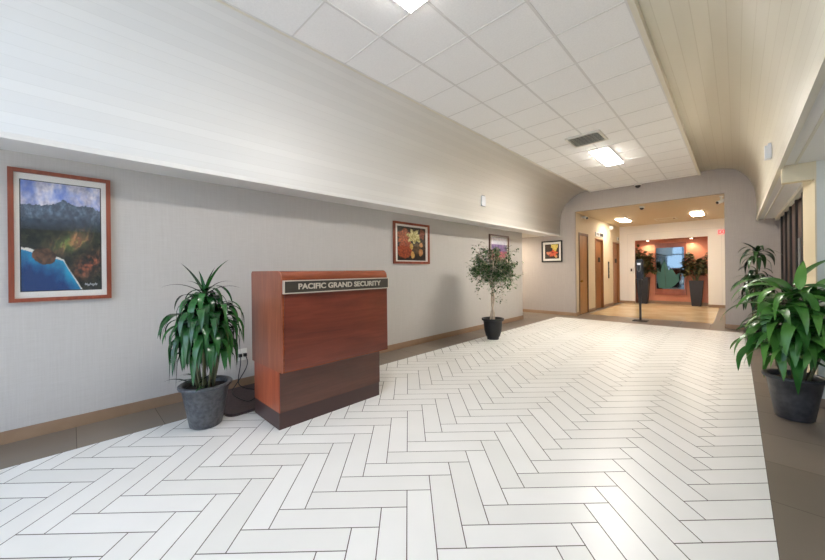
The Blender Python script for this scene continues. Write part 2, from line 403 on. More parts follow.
st(boxes('shadow_gap_line', [(-3.412, -3.40, YB-.006, YB, .1, 3.002), (-.40, -.388, YB-.006, YB, .1, 3.002), (-3.40, -.40, YB-.006, YB, 2.99, 3.002)], M['tbar']), 'shade of the gap around the white surround, drawn as thin grey strips')  # flat grey boxes give the shadow gap by colour
st(bx('wall_lobby_right', (.9, 1.0, YF+.6, YN, 0, ZH), M['lobby']))
st(bx('ceiling_lobby', (XA-.2, 1.0, YF+.1, YN+.1, ZH, ZH+.1), M['lobceil']), 'tan ceiling of the elevator lobby')
st(boxes('baseboard_lobby', [(XA, XA+.012, YF, D1[0]-.06, 0, .1), (XA, XA+.012, D1[1]+.06, E1[0]-.03, 0, .1), (XA, XA+.012, E1[1]+.03, E2[0]-.03, 0, .1), (XA, NX0, YB-.034, YB-.0, 0, .1), (NX1, .9, YB-.034, YB-.0, 0, .1), (NX0, NX1, YN-.012, YN, 0, .12)], M['base']))
d = st(bx('door_1', (XA-.06, XA-.012, D1[0]+.03, D1[1]-.03, .005, ZD-.03), M['door'], None, .003), 'tan wooden door with a round knob')
bm = bmesh.new(); bmesh.ops.create_uvsphere(bm, u_segments=14, v_segments=10, radius=.035, matrix=Matrix.Translation((XA+.045, 11.80, 1.1)))
tube(bm, [(XA-.02, 11.80, 1.1), (XA+.03, 11.80, 1.1)], .014, 10); bm_obj('door_knob', bm, M['brass'], d, True)
boxes('door_frame', [(XA-.1, XA+.012, D1[0]-.05, D1[0]+.03, 0, ZD+.05), (XA-.1, XA+.012, D1[1]-.03, D1[1]+.05, 0, ZD+.05), (XA-.1, XA+.012, D1[0]+.03, D1[1]-.03, ZD-.03, ZD+.05)], M['dframe'], d)
for n, (a, c) in ((2, E1), (3, E2)):
    d = st(bx('door_%d' % n, (XA-.12, XA-.08, a+.0, c-.0, .005, ZE), M['elev'], None, 0), 'bronze elevator door')
    bx('door_number_plate', (XA-.08, XA-.07, a+.62, a+.86, 1.76, 1.94), M['slot'], d, .003)
    boxes('door_frame', [(XA-.078, XA+.006, a-.03, a+.012, 0, ZE+.03), (XA-.078, XA+.006, c-.012, c+.03, 0, ZE+.03), (XA-.078, XA+.006, a+.012, c-.012, ZE-.012, ZE+.03)], M['elev'], d)
# hall lantern, call panel, detectors
t = thing('elevator_indicator', 'grey elevator indicator plate above the nearer elevator door', 'sign', (XA, 13.95, 2.72))
bx('plate', (XA, XA+.03, 13.46, 14.42, 2.71, 2.87), M['tbar'], t, .004)
bx('display', (XA+.03, XA+.038, 13.95, 14.36, 2.73, 2.85), M['slot'], t)
for k in range(2): bx('arrow_lamp', (XA+.03, XA+.036, 13.54+.18*k, 13.66+.18*k, 2.74, 2.84), M['greyp'], t)
t = thing('elevator_indicator', 'small pale indicator above the farther elevator door', 'sign', (XA, 16.6, 2.74))
bx('plate', (XA, XA+.03, 16.55, 16.75, 2.73, 2.86), M['plate'], t, .004); bx('display', (XA+.03, XA+.036, 16.6, 16.7, 2.76, 2.83), M['greyp'], t)
t = thing('call_panel', 'tall narrow dark elevator call panel between the two elevator doors', 'call panel', (XA, 15.18, 1.12))
bx('plate', (XA, XA+.015, 15.11, 15.25, 1.12, 1.79), M['slot'], t, .003)
for z in (1.28, 1.42): bx('call_button', (XA+.015, XA+.024, 15.15, 15.21, z, z+.06), M['chrome'], t, .003)
bx('key_panel', (XA+.015, XA+.02, 15.14, 15.22, 1.55, 1.72), M['greyp'], t)
t = thing('alarm_strobe', 'round white alarm lamp high on the wall between the elevators', 'alarm', (XA, 15.36, 3.17))
bm = bmesh.new(); bmesh.ops.create_uvsphere(bm, u_segments=16, v_segments=10, radius=.085, matrix=Matrix.Translation((XA+.06, 15.36, 3.17))); bm_obj('lens', bm, M['label'], t, True)
bx('backplate', (XA, XA+.03, 15.27, 15.45, 3.08, 3.26), M['plate'], t, .008)
# wall phone
t = thing('wall_phone', 'white wall phone with dark keypad left of the orange niche', 'phone', (-3.26, YB-.02, 1.28))
bx('phone_body', (-3.33, -3.19, YB-.095, YB-.02, 1.27, 1.55), M['plate'], t, .012); bx('keypad', (-3.285, -3.225, YB-.10, YB-.094, 1.38, 1.50), M['slot'], t)
bx('handset', (-3.325, -3.295, YB-.12, YB-.09, 1.29, 1.53), M['plate'], t, .008)
# exit sign
def text(name, s, size, mat, mtx, parent, off=0., sx=1., ext=.003):
    cu = bpy.data.curves.new(name, 'FONT'); cu.body = s; cu.size = size; cu.align_x = 'CENTER'; cu.align_y = 'CENTER'
    cu.extrude = ext; cu.offset = off
    o = bpy.data.objects.new(name+'_curve', cu); C.objects.link(o)
    me = bpy.data.meshes.new_from_object(o.evaluated_get(bpy.context.evaluated_depsgraph_get()))
    bpy.data.objects.remove(o); bpy.data.curves.remove(cu)
    me.transform(mtx @ Matrix.Diagonal((sx, 1, 1, 1)))
    return link(name, me, mat, parent)
t = thing('exit_sign', 'lit pale pink sign reading EXIT in red at the lobby corner', 'sign', (-.33, YB-.02, 2.70))
bx('housing', (-.505, -.205, YB-.075, YB-.0, 2.715, 2.945), M['exitface'], t, .01)
text('lettering', 'EXIT', .19, M['red'], Matrix(((1, 0, 0, -.355), (0, 0, -1, YB-.079), (0, 1, 0, 2.825), (0, 0, 0, 1))), t, .004, .66)
# lobby ceiling items
def fixture(name, label, cx, cy, z, lx, ly, mat, group):
    t = thing(name, label, 'ceiling light', (cx, cy, z), group)
    bx('frame', (cx-lx/2-.02, cx+lx/2+.02, cy-ly/2-.02, cy+ly/2+.02, z-.022, z), M['plate'], t, .004)
    bm = bmesh.new(); box(bm, cx-lx/2, cx+lx/2, cy-ly/2, cy+ly/2, z-.034, z-.02); bm_obj('diffuser', bm, mat, t, False, .006)
    return t
fixture('ceiling_light', 'white ceiling light cut by the top edge of the photo', -1.954, 1.56, ZC, .32, 1.25, M['lens'], 'hall ceiling lights')
fixture('ceiling_light', 'bright rectangular ceiling light beyond the air vent', -1.954, 7.98, ZC, .32, 1.25, M['lensf'], 'hall ceiling lights')
fixture('ceiling_light', 'glowing light on the tan lobby ceiling nearer the elevators', -3.04, 14.55, ZH, .32, 1.0, M['lensw'], 'lobby ceiling lights')
fixture('ceiling_light', 'glowing light on the tan lobby ceiling nearer the exit sign', -.94, 14.75, ZH, .32, 1.0, M['lensw'], 'lobby ceiling lights')
fixture('ceiling_light', 'ceiling light of the side passage round the corner', -6.2, 10.45, ZS+.012, 1.2, .3, M['lensp'], 'passage ceiling lights')
t = thing('ceiling_hatch', 'flat square hatch in the tan lobby ceiling between its lights', 'hatch', (-1.88, 15.5, ZH))
boxes('frame', [(-2.2, -1.55, 15.2, 15.24, ZH-.012, ZH), (-2.2, -1.55, 15.84, 15.88, ZH-.012, ZH), (-2.2, -2.16, 15.24, 15.84, ZH-.012, ZH), (-1.59, -1.55, 15.24, 15.84, ZH-.012, ZH)], M['paint'], t)
bx('panel', (-2.16, -1.59, 15.24, 15.84, ZH-.006, ZH), M['lobceil'], t); bx('latch', (-1.66, -1.61, 15.5, 15.58, ZH-.02, ZH-.006), M['slot'], t)
# air diffuser
t = thing('air_vent', 'square white louvred air vent in the tile ceiling', 'vent', (-1.95, 6.62, ZC))
V0, V1, W0, W1 = -2.235, -1.665, 6.33, 6.90
boxes('frame', [(V0, V1, W0, W0+.035, ZC-.03, ZC), (V0, V1, W1-.035, W1, ZC-.03, ZC), (V0, V0+.035, W0+.035, W1-.035, ZC-.03, ZC), (V1-.035, V1, W0+.035, W1-.035, ZC-.03, ZC)], M['plate'], t)
bx('backing', (V0+.035, V1-.035, W0+.035, W1-.035, ZC-.004, ZC-.0015), M['slot'], t)
for k in range(7):
    y = W0+.07+k*.068
    bm = bmesh.new(); vs = [bm.verts.new(p) for p in ((V0+.035, y, ZC-.03), (V1-.035, y, ZC-.03), (V1-.035, y+.03, ZC-.006), (V0+.035, y+.03, ZC-.006), (V0+.035, y+.004, ZC-.032), (V1-.035, y+.004, ZC-.032), (V1-.035, y+.034, ZC-.008), (V0+.035, y+.034, ZC-.008))]
    for f in ((0, 1, 2, 3), (4, 7, 6, 5), (0, 4, 5, 1), (2, 6, 7, 3), (0, 3, 7, 4), (1, 5, 6, 2)): bm.faces.new([vs[i] for i in f])
    bm_obj('slat', bm, M['plate'], t)
# cameras
def dome(label, x, y, z, r=.07, mat='black'):
    t = thing('security_camera', label, 'camera', (x, y, z), 'security cameras')
    bm = bmesh.new(); lathe(bm, x, y, [(r*1.25, z), (r*1.25, z-.04), (r*1.05, z-.05)], 20, True, True); bm_obj('housing', bm, M['plate'], t, True)
    bm = bmesh.new(); lathe(bm, x, y, [(r, z-.045)]+[(r*math.cos(a), z-.05-r*math.sin(a)) for a in (0, .4, .8, 1.2, 1.5)], 20, True, True); bm_obj('lens_dome', bm, M[mat], t, True)
dome('black and white dome camera where the tile ceiling meets the far wall', -1.98, 11.2, ZC-.001)
dome('dark dome camera on the lobby ceiling just inside the opening', -2.0, 11.85, ZH, .055)
def bullet(label, x, y, z, d, up):
    t = thing('security_camera', label, 'camera', (x, y, z), 'security cameras')
    bm = bmesh.new(); d = Vector(d).normalized(); p = Vector((x, y, z))+Vector(up)
    tube(bm, [p-d*.08, p+d*.1], .045, 14); bm_obj('camera_body', bm, M['plate'], t, True)
    bm = bmesh.new(); tube(bm, [p+d*.1, p+d*.112], .036, 14); bm_obj('lens', bm, M['black'], t, True)
    bm = bmesh.new(); tube(bm, [(x, y, z), p], .018, 8); tube(bm, [Vector((x, y, z)), Vector((x, y, z))+Vector(up)*.12], .045, 12); bm_obj('bracket', bm, M['plate'], t, True)
bullet('white bullet camera at the top left corner of the lobby opening', XA, 12.0, 3.24, (.6, -.6, -.3), (.11, 0, -.02))
bullet('bullet camera at the top right corner of the lobby opening', -.27, 11.75, ZH, (-.7, -.6, -.35), (0, 0, -.13))
# niche: mirror panel, spots, planters
t = thing('framed_mirror_panel', 'copper framed dark mirror etched with a green leaf in the niche', 'mirror', (-1.98, YN-.02, .38))
FX0, FX1, FZ0, FZ1 = -2.50, -1.46, .39, 2.55; GX0, GX1, GZ0, GZ1 = -2.46, -1.53, .63, 2.365
boxes('frame', [(FX0, FX1, YN-.08, YN-.005, GZ1, FZ1), (FX0, FX1, YN-.08, YN-.005, FZ0, GZ0), (FX0, GX0, YN-.08, YN-.005, GZ0, GZ1), (GX1, FX1, YN-.08, YN-.005, GZ0, GZ1)], M['copper'], t)
bx('mirror_glass', (GX0, GX1, YN-.04, YN-.02, GZ0, GZ1), M['mirror'], t)
def poly(bm, pts, y0, y1):
    a = [bm.verts.new((p[0], y0, p[1])) for p in pts]; b = [bm.verts.new((p[0], y1, p[1])) for p in pts]
    n = len(pts); bm.faces.new(a); bm.faces.new(b[::-1])
    for i in range(n): bm.faces.new((a[i], a[(i+1) % n], b[(i+1) % n], b[i]))
def gz(u, v): return (GX0+.01+u*(GX1-GX0-.02), GZ0+.01+v*(GZ1-GZ0-.02))
leafp = [(.08, .02), (.0, .30), (.03, .50), (.16, .40), (.2, .56), (.3, .72), (.38, .58), (.46, .44), (.56, .50), (.72, .34), (.9, .42), (.8, .3), (.84, .2), (.7, .1), (.55, .03), (.3, .0)]
bm = bmesh.new(); poly(bm, [gz(*p) for p in leafp], YN-.044, YN-.0395); bmesh.ops.triangulate(bm, faces=bm.faces[:]); bm_obj('etched_leaf', bm, M['etched'], t)['label'] = 'frosted green leaf'
bm = bmesh.new(); tube(bm, [(gz(.35, .02)[0], YN-.046, gz(.35, .02)[1]), (gz(.33, .3)[0], YN-.046, gz(.33, .3)[1]), (gz(.3, .66)[0], YN-.046, gz(.3, .66)[1])], .006, 6); bm_obj('leaf_vein', bm, M['mirror'], t)
def light(name, kind, loc, energy, col, **kw):
    l = bpy.data.lights.new(name, kind); l.energy = energy; l.color = col
    for k, v in kw.items(): setattr(l, k, v)
    o = bpy.data.objects.new(name, l); C.objects.link(o); o.location = loc
    return o
for x, lab in ((-2.72, 'small round spotlight over the left niche planter'), (-1.28, 'small round spotlight over the right niche planter')):
    t = thing('spotlight', lab, 'spotlight', (x, YN-.25, NZ), 'niche spotlights')
    bm = bmesh.new(); lathe(bm, x, YN-.25, [(.06, NZ), (.06, NZ-.03), (.045, NZ-.03)], 20, True, True); bm_obj('housing', bm, M['plate'], t)
    bm = bmesh.new(); lathe(bm, x, YN-.25, [(.042, NZ-.0301), (.04, NZ-.036)], 20, True, True); bm_obj('lens', bm, M['lenss'], t)
    o = light('niche_spot', 'SPOT', (x, YN-.25, NZ-.05), 24, (1, .84, .6), spot_size=1.9, spot_blend=.7, shadow_soft_size=.03)
    o.rotation_euler = (math.radians(12), 0, 0)
# ------------------------------------------------------------------ leaves
def leaf(bm, p, az, el, L, W, droop, n=8, fold=.25, shape=.35, twist=0., early=0.):
    """one leaf: starts at p heading azimuth az, elevation el, bends down by droop (radians) along its length"""
    p = Vector(p); rows = []; e = el
    side0 = Vector((-math.sin(az), math.cos(az), 0))
    for i in range(n+1):
        s = i/n
        d = Vector((math.cos(az)*math.cos(e), math.sin(az)*math.cos(e), math.sin(e)))
        nrm = side0.cross(d)*-1
        side = (side0*math.cos(twist*s)+nrm*math.sin(twist*s))
        wd = W*.5*(math.sin(PI*min(1, s**shape*.93+.07*s)**1.0)**.8 if 0 < s < 1 else (.22 if s == 0 else .02))
        wd = max(wd, W*.01)
        if i == n: rows.append((None, bm.verts.new(p), None))
        else: rows.append((bm.verts.new(p+side*wd+nrm*wd*fold), bm.verts.new(p), bm.verts.new(p-side*wd+nrm*wd*fold)))
        p = p+d*(L/n); e -= droop/n*((.5+1.0*s) if not early else max(0, early-2*(early-1)*s))
        e = max(e, -1.5)
    for a, b in zip(rows, rows[1:]):
        if b[0] is None:
            bm.faces.new((a[0], a[1], b[1])); bm.faces.new((a[1], a[2], b[1]))
        else:
            bm.faces.new((a[0], a[1], b[1], b[0])); bm.faces.new((a[1], a[2], b[2], b[1]))
def leafobj(name, bm, mat, parent):
    me = bpy.data.meshes.new(name); bm.to_mesh(me); bm.free()
    return link(name, me, mat, parent, True)
def pot(t, x, y, rb, rt, h, mat, rim=.028, lip=.03, soil_d=.05):
    bm = bmesh.new()
    lathe(bm, x, y, [(rb*.92, .002), (rb, .012), (rb+(rt-lip-rb)*.5, h*.46), (rt-lip, h-rim*1.6), (rt-.008, h-rim*1.3), (rt, h-rim*.8), (rt, h-rim*.3), (rt-.012, h), (rt-lip-.006, h-.004), (rt-lip-.014, h-.03), (rt-lip-.03, h-soil_d-.03)], 48)
    bm_obj('pot', bm, M[mat], t, True)
    bm = bmesh.new(); rs = rt-lip-.02
    lathe(bm, x, y, [(rs, h-soil_d), (rs*.6, h-soil_d+.012), (.01, h-soil_d+.018)], 32, True, True); bm_obj('soil', bm, M['soil'], t, True)
RV = Vector((math.cos(math.radians(44.22)), math.sin(math.radians(44.22)), 0))     # along the picture plane
DV = Vector((-RV.y, RV.x, 0))
def off(x, y, r, d, z): return Vector((x, y, 0))+RV*r+DV*d+Vector((0, 0, z))
R = random.random
def U(a, b): return a+(b-a)*R()
# 1 strap-leaved dracaena beside the desk
PX, PY = -3.79, .93
t = thing('potted_dracaena', 'dracaena with drooping glossy green strap leaves in pewter pot left of the desk', 'potted plant', (PX, PY, 0), 'potted plants')
pot(t, PX, PY, .14, .235, .42, 'pot')
heads = [(0, 0, 1.32, 30, .50), (-.12, .03, 1.27, 26, .44), (.14, .02, 1.20, 28, .46), (.03, -.13, 1.14, 28, .46), (.03, .14, 1.12, 20, .42), (-.12, -.10, 1.08, 24, .42), (.13, -.10, 1.05, 24, .42), (-.03, -.13, .98, 18, .40), (.16, .0, .96, 16, .38), (-.16, .0, .97, 16, .38)]
bm = bmesh.new(); sb = bmesh.new()
for r, d, z, n, L in heads:
    top = off(PX, PY, r, d, z); bot = off(PX, PY, r*.45, d*.45, .37)
    tube(sb, smooth_pts([bot, bot.lerp(top, .5)+RV*.02*(1 if r > 0 else -1), top], 2), .011, 8)
    for k in range(n):
        s = k/n; az = k*2.39996+r*9
        leaf(bm, top-Vector((0, 0, .26*(1-s))), az, U(.2, .7)+s*.35, L*U(.7, 1.1), U(.052, .072), U(2.5, 3.4)-.5*s, 10, .25, .5, U(-.5, .5), 1.7)
top = off(PX, PY, 0, 0, 1.28)
for r, d, el, L, dr in ((-.9, .1, 1.08, .42, .55), (.9, -.1, 1.22, .46, .9), (.3, .5, 1.35, .30, .4), (-.1, -.5, 1.4, .26, .3), (-.7, -.2, 1.25, .24, 1.6), (.9, .3, 1.0, .30, 1.5), (.9, .2, .62, .36, 1.3), (-.8, -.3, .7, .4, 1.4)):
    v = RV*r+DV*d; leaf(bm, top, math.atan2(v.y, v.x), el, L, .046, dr, 9, .3, .5)
for k in range(7): leaf(bm, off(PX, PY, U(-.06, .06), U(-.06, .06), .385), U(0, 6.28), U(.4, 1.0), U(.2, .34), .042, U(.8, 1.6), 7, .3, .5)
for v in bm.verts:
    if v.co.y > 1.33 and v.co.x > -3.76: v.co.y = 1.33
    v.co.x = max(v.co.x, XW+.02)
leafobj('foliage', bm, M['leaf1'], t); bm_obj('stems', sb, M['stem'], t, True)
# 2 ficus
FX, FY = -3.82, 6.42
t = thing('potted_ficus', 'ficus tree with pale twisted trunks in black pot before the long wall', 'potted plant', (FX, FY, 0), 'potted plants')
bm = bmesh.new(); lathe(bm, FX, FY, [(.125, .002), (.13, .05), (.15, .07), (.185, .2), (.2, .38), (.205, .405), (.235, .41), (.24, .45), (.225, .458), (.2, .45), (.19, .39)], 40); bm_obj('pot', bm, M['potb'], t, True)
bm = bmesh.new(); lathe(bm, FX, FY, [(.19, .395), (.1, .41), (.01, .415)], 30, True, True); bm_obj('soil', bm, M['soil'], t, True)
sb = bmesh.new(); tips = []
def br(p, q, r0, r1, w=.03):
    p = Vector(p); q = Vector(q)
    mid = [p.lerp(q, s)+Vector((U(-w, w), U(-w, w), 0)) for s in (.33, .66)]
    pts = smooth_pts([p]+mid+[q], 1); tube(sb, pts, [r0+(r1-r0)*i/(len(pts)-1) for i in range(len(pts))], 7); return pts
for a, dd in ((-.045, .02), (.04, .03), (.0, -.03)):
    b0 = off(FX, FY, a, dd, .39); m = off(FX, FY, -a*.7, -dd, .9); e = off(FX, FY, a*3.2, dd*3, 1.7)
    br(b0, m, .02, .016, .015); br(m, e, .016, .011, .02)
    for k in range(17):
        st0 = m.lerp(e, U(.2, 1)); rr = U(-.46, .50); dd2 = U(-.36, .36)
        zt = 2.06-.35*max(0, abs(rr)-.22)-.15*abs(dd2); en = off(FX, FY, rr, dd2, U(zt-.72, zt))
        pts = br(st0, en, .008, .003, .05); tips.append(pts)
        for _ in range(3):
            p = pts[len(pts)//2]; e2 = en+Vector((U(-.13, .13), U(-.13, .13), U(-.28, .08))); tips.append(br(p.lerp(en, U(.2, .9)), e2, .003, .0015, .03))
bm = bmesh.new()
for a, dd, z in ((-.33, 0, .92), (-.30, .1, 1.05), (.12, -.1, .74), (.2, -.1, .82), (.05, -.12, .85), (.44, 0, 1.12), (.36, -.1, 1.05), (-.36, -.12, 1.2), (.28, .1, 1.0), (-.02, -.05, .95)):
    q = off(FX, FY, a, dd, z); p = off(FX, FY, a*.8, dd, z+.5); tips.append(br(p, q, .003, .0015, .03))
for pts in tips:
    for _ in range(15):
        i = int(R()*(len(pts)-1)); p = pts[i].lerp(pts[i+1], R())+Vector((U(-.05, .05), U(-.05, .05), U(-.05, .03)))
        leaf(bm, p, U(0, 6.28), U(-.6, .5), U(.06, .095), U(.03, .045), U(.3, 1.2), 3, .2, .6)
leafobj('foliage', bm, M['leaf2'], t); bm_obj('trunks', sb, M['trunk'], t, True)
# 3 broad-leaved plant at the right
QX, QY = .40, 5.0
t = thing('potted_plant', 'big plant with broad bright green leaves in charcoal pot at right edge', 'potted plant', (QX, QY, 0), 'potted plants')
pot(t, QX, QY, .135, .225, .43, 'potd')
bm = bmesh.new(); sb = bmesh.new()
for r, d, z, n, L, W in ((-.03, 0, 1.28, 20, .44, .085), (.17, .0, 1.24, 20, .46, .085), (-.20, -.02, 1.12, 20, .42, .08), (.05, -.14, 1.02, 20, .46, .09), (-.10, -.1, .84, 16, .38, .08), (.22, -.08, .88, 17, .40, .085), (-.20, .05, .90, 18, .38, .085), (-.12, -.15, .98, 18, .42, .085), (.12, -.2, .92, 18, .44, .09)):
    top = off(QX, QY, r, d, z); bot = off(QX, QY, r*.4, d*.4, .38)
    tube(sb, smooth_pts([bot, bot.lerp(top, .5)+RV*r*.1, top], 2), .012, 8)
    for k in range(n):
        s = k/n; leaf(bm, top-Vector((0, 0, .26*(1-s))), k*2.39996+r*11+1, U(.3, .8)+.3*s, L*U(.8, 1.35), W*U(.85, 1.35), U(1.8, 3.3)-.5*s, 12, .22, .5, U(-.9, .9), U(1., 1.7))
for r, d, z0, rr, el, L, dr, W in ((-.12, 0, 1.28, -1, .50, .66, 1.5, .06), (.0, 0, 1.32, 1, .85, .60, 1.1, .075), (.1, -.1, 1.3, .9, .45, .55, .9, .08), (-.05, -.1, 1.28, .3, 1.2, .34, .6, .08), (.05, 0, 1.2, 1, .2, .5, .9, .09), (-.24, -.05, .98, -1, .1, .34, 1.9, .08), (-.26, 0, .82, -.9, .0, .32, 1.9, .07)):
    v = RV*rr+DV*U(-.3, .2); leaf(bm, off(QX, QY, r, d, z0), math.atan2(v.y, v.x), el, L, W, dr, 10, .2, .6)
for v in bm.verts:
    if v.co.y > 5.52 and v.co.x > .57: v.co.y = 5.52
leafobj('foliage', bm, M['leaf3'], t); bm_obj('stems', sb, M['stem'], t, True)
# 4 dark dracaena behind it
KX, KY = .255, 9.45
t = thing('potted_dracaena', 'dark green tiered dracaena standing behind the big right hand plant', 'potted plant', (KX, KY, 0), 'potted plants')
pot(t, KX, KY, .12, .19, .36, 'potb')
bm = bmesh.new(); sb = bmesh.new()
for r, d, z, n, L in ((.06, 0, 1.82, 24, .40), (.05, .02, 1.46, 10, .30), (0, 0, 1.28, 30, .46), (.1, -.05, 1.1, 16, .38), (-.06, 0, .95, 14, .34)):
    top = off(KX, KY, r, d, z); bot = off(KX, KY, r*.5, d, .32); tube(sb, smooth_pts([bot, bot.lerp(top, .5), top], 1), .012, 8)
    for k in range(n):
        s = k/n; leaf(bm, top-Vector((0, 0, .16*(1-s))), k*2.39996, U(.1, .6)+.6*s, L*U(.8, 1.2), .07, U(2.0, 2.9)-.5*s, 8, .2, .6, 0, 1.5)
v = RV*-1; leaf(bm, off(KX, KY, .05, 0, 1.82), math.atan2(v.y, v.x), .75, .44, .045, 1.1, 8, .2, .6)
leafobj('foliage', bm, M['leaf4'], t); bm_obj('stems', sb, M['stem'], t, True)
# 5, 6 niche planters
for x, h, lab, spread, zt, mat in ((-2.88, 1.12, 'tall tapered graphite planter with bushy plant, left of the etched mirror', .34, 2.45, 'leaf5'), (-1.14, 1.0, 'tall tapered graphite planter with leafy plant, right of the etched mirror', .36, 2.2, 'leaf5')):
    y = 17.22
    t = thing('potted_plant', lab, 'potted plant', (x, y, 0), 'niche planters')
    bm = bmesh.new(); vs = []
    for a, z in ((.14, .002), (.165, .25), (.20, .7), (.215, h-.02), (.215, h), (.19, h), (.185, h-.08)):
        vs.append([bm.verts.new((x+sx*a*.98, y+sy*a, z)) for sx, sy in ((-1, -1), (1, -1), (1, 1), (-1, 1))])
    for a, b in zip(vs, vs[1:]):
        for i in range(4): bm.faces.new((a[i], a[(i+1) % 4], b[(i+1) % 4], b[i]))
    bm.faces.new(vs[0]); bm_obj('planter', bm, M['potn'], t, False, .006)
    bx('soil', (x-.18, x+.18, y-.18, y+.18, h-.1, h-.06), M['soil'], t)
    bm = bmesh.new(); sb = bmesh.new()
    for k in range(15):
        r = spread*math.sqrt(U(.01, 1)); a = U(0, 6.28); top = Vector((x+r*math.cos(a)*1.0, y+r*math.sin(a)*.35, U(h+.35, zt)))
        top.x = max(NX0+.05, min(NX1-.05, top.x))
        tube(sb, smooth_pts([(x+U(-.06, .06), y+U(-.06, .06), h-.07), Vector((x, y, h)).lerp(top, .5), top], 1), .008, 6)
        for j in range(26): leaf(bm, top-Vector((0, 0, U(0, .5)*(top.z-h)))+Vector((U(-.05, .05), U(-.04, .04), 0)), U(0, 6.28), U(-.2, .8), U(.18, .30), U(.10, .15), U(.8, 2.), 5, .2, .6)
    for v in bm.verts:
        v.co.y = max(YN-.5, min(YN-.09, v.co.y)); v.co.x = max(NX0+.02, min(NX1-.02, v.co.x))
    leafobj('foliage', bm, M[mat], t); bm_obj('stems', sb, M['stem'], t, True)
# ------------------------------------------------------------------ security desk
DX = -3.72; DY0, DY1 = 1.372, 2.605
t = thing('security_desk', 'tall mahogany security desk standing on the white floor', 'desk', (-3.4, 1.99, 0))
bx('plinth', (DX, -3.122, DY0, DY1, .001, .165), M['kick'], t, .004)
bx('lower_cabinet', (DX, -3.105, DY0+.004, DY1-.004, .165, .575), M['lowpan'], t, .003)
bx('lower_end_panel', (DX+.01, -3.11, DY0-.004, DY0+.004, .166, .57), M['maho'], t)['label'] = 'orange-brown lower end panel'
B0, B1 = DY0-.02, DY1+.045; XFRONT = -3.01; ZB0, ZB1 = .565, 1.515
prof = [(DX-.005, ZB0), (DX-.005, ZB1-.03), (DX+.002, ZB1-.012), (DX+.02, ZB1)]
for k in range(9):
    a = PI/2*(1-k/8); prof.append((XFRONT-.075+.075*math.cos(a), ZB1-.075+.075*math.sin(a)))
prof += [(XFRONT, ZB0)]
def prism(bm, prof, y0, y1):
    a = [bm.verts.new((x, y0, z)) for x, z in prof]; b = [bm.verts.new((x, y1, z)) for x, z in prof]; n = len(prof)
    bm.faces.new(a); bm.faces.new(b[::-1])
    for i in range(n): bm.faces.new((a[i], a[(i+1) % n], b[(i+1) % n], b[i]))
bm = bmesh.new(); prism(bm, prof, B0+.012, B1); bm_obj('upper_body', bm, M['mahtop'], t, False, .004)
bm = bmesh.new(); prism(bm, prof, B0, B0+.012); bm_obj('upper_end_panel', bm, M['mahside'], t)['label'] = 'paler red-brown upper end panel'
bx('front_panel', (XFRONT-.001, XFRONT+.008, B0+.028, B1-.012, ZB0+.012, 1.30), M['mah'], t, .003)['label'] = 'dark red front panel'
s = bx('name_plate', (XFRONT-.002, XFRONT+.02, 1.372, 2.655, 1.305, 1.42), M['signb'], t)
boxes('plate_border', [(XFRONT+.001, XFRONT+.026, 1.366, 2.66, 1.415, 1.425), (XFRONT+.001, XFRONT+.026, 1.366, 2.66, 1.299, 1.309), (XFRONT+.001, XFRONT+.026, 1.366, 1.378, 1.309, 1.415), (XFRONT+.001, XFRONT+.026, 2.648, 2.66, 1.309, 1.415)], M['metal'], s)
text('lettering', 'PACIFIC GRAND SECURITY', .074, M['metal'], Matrix(((0, 0, 1, XFRONT+.021), (1, 0, 0, 2.02), (0, 1, 0, 1.362), (0, 0, 0, 1))), s, .0022, 1.14)
s.children[-1].scale = (1, 1, 1)
# floor mat, outlet and cords behind the desk
bm = bmesh.new(); pr = []
mx0, mx1, my0, my1, rr = -4.62, -3.76, 1.12, 2.35, .10
for cx, cy, a0 in ((mx1-rr, my1-rr, 0), (mx0+rr, my1-rr, PI/2), (mx0+rr, my0+rr, PI), (mx1-rr, my0+rr, 1.5*PI)):
    for k in range(7): pr.append((cx+rr*math.cos(a0+PI/2*k/6), cy+rr*math.sin(a0+PI/2*k/6)))
a = [bm.verts.new((x, y, .001)) for x, y in pr]; b = [bm.verts.new((x, y, .03)) for x, y in pr]; n = len(pr)
bm.faces.new(a); bm.faces.new(b)
for i in range(n): bm.faces.new((a[i], a[(i+1) % n], b[(i+1) % n], b[i]))
tag(bm_obj('floor_mat', bm, M['bag'], None, False, .008), 'dark brown rounded floor mat behind the security desk', 'mat')
t = thing('wall_outlet', 'white wall outlet with plugs between the dracaena and the desk', 'outlet', (XW, 1.57, .38))
bx('cover_plate', (XW, XW+.012, 1.50, 1.63, .35, .50), M['plate'], t, .004)
for y in (1.54, 1.60): bx('plug', (XW+.012, XW+.05, y-.018, y+.018, .40, .44), M['black'], t, .005)
bm = bmesh.new(); tube(bm, smooth_pts([(XW+.05, 1.54, .42), (XW+.07, 1.53, .3), (XW+.05, 1.5, .12), (XW+.12, 1.5, .038), (-4.3, 1.62, .037), (-4.1, 1.75, .037), (-3.9, 1.8, .04), (-3.8, 1.82, .12), (-3.735, 1.84, .3)], 3), .006, 6)
tag(bm_obj('power_cord', bm, M['black'], None, True), 'black power cord running straight from the outlet across the mat', 'cord', 'desk power cords')
bm = bmesh.new(); tube(bm, smooth_pts([(XW+.05, 1.60, .42), (XW+.1, 1.62, .3), (XW+.16, 1.45, .1), (-4.45, 1.35, .038), (-4.1, 1.36, .037), (-3.95, 1.42, .038), (-3.86, 1.48, .16), (-3.79, 1.53, .3), (-3.735, 1.55, .34)], 3), .006, 6)
tag(bm_obj('power_cord', bm, M['black'], None, True), 'black power cord looping nearer the potted dracaena before reaching the desk', 'cord', 'desk power cords')
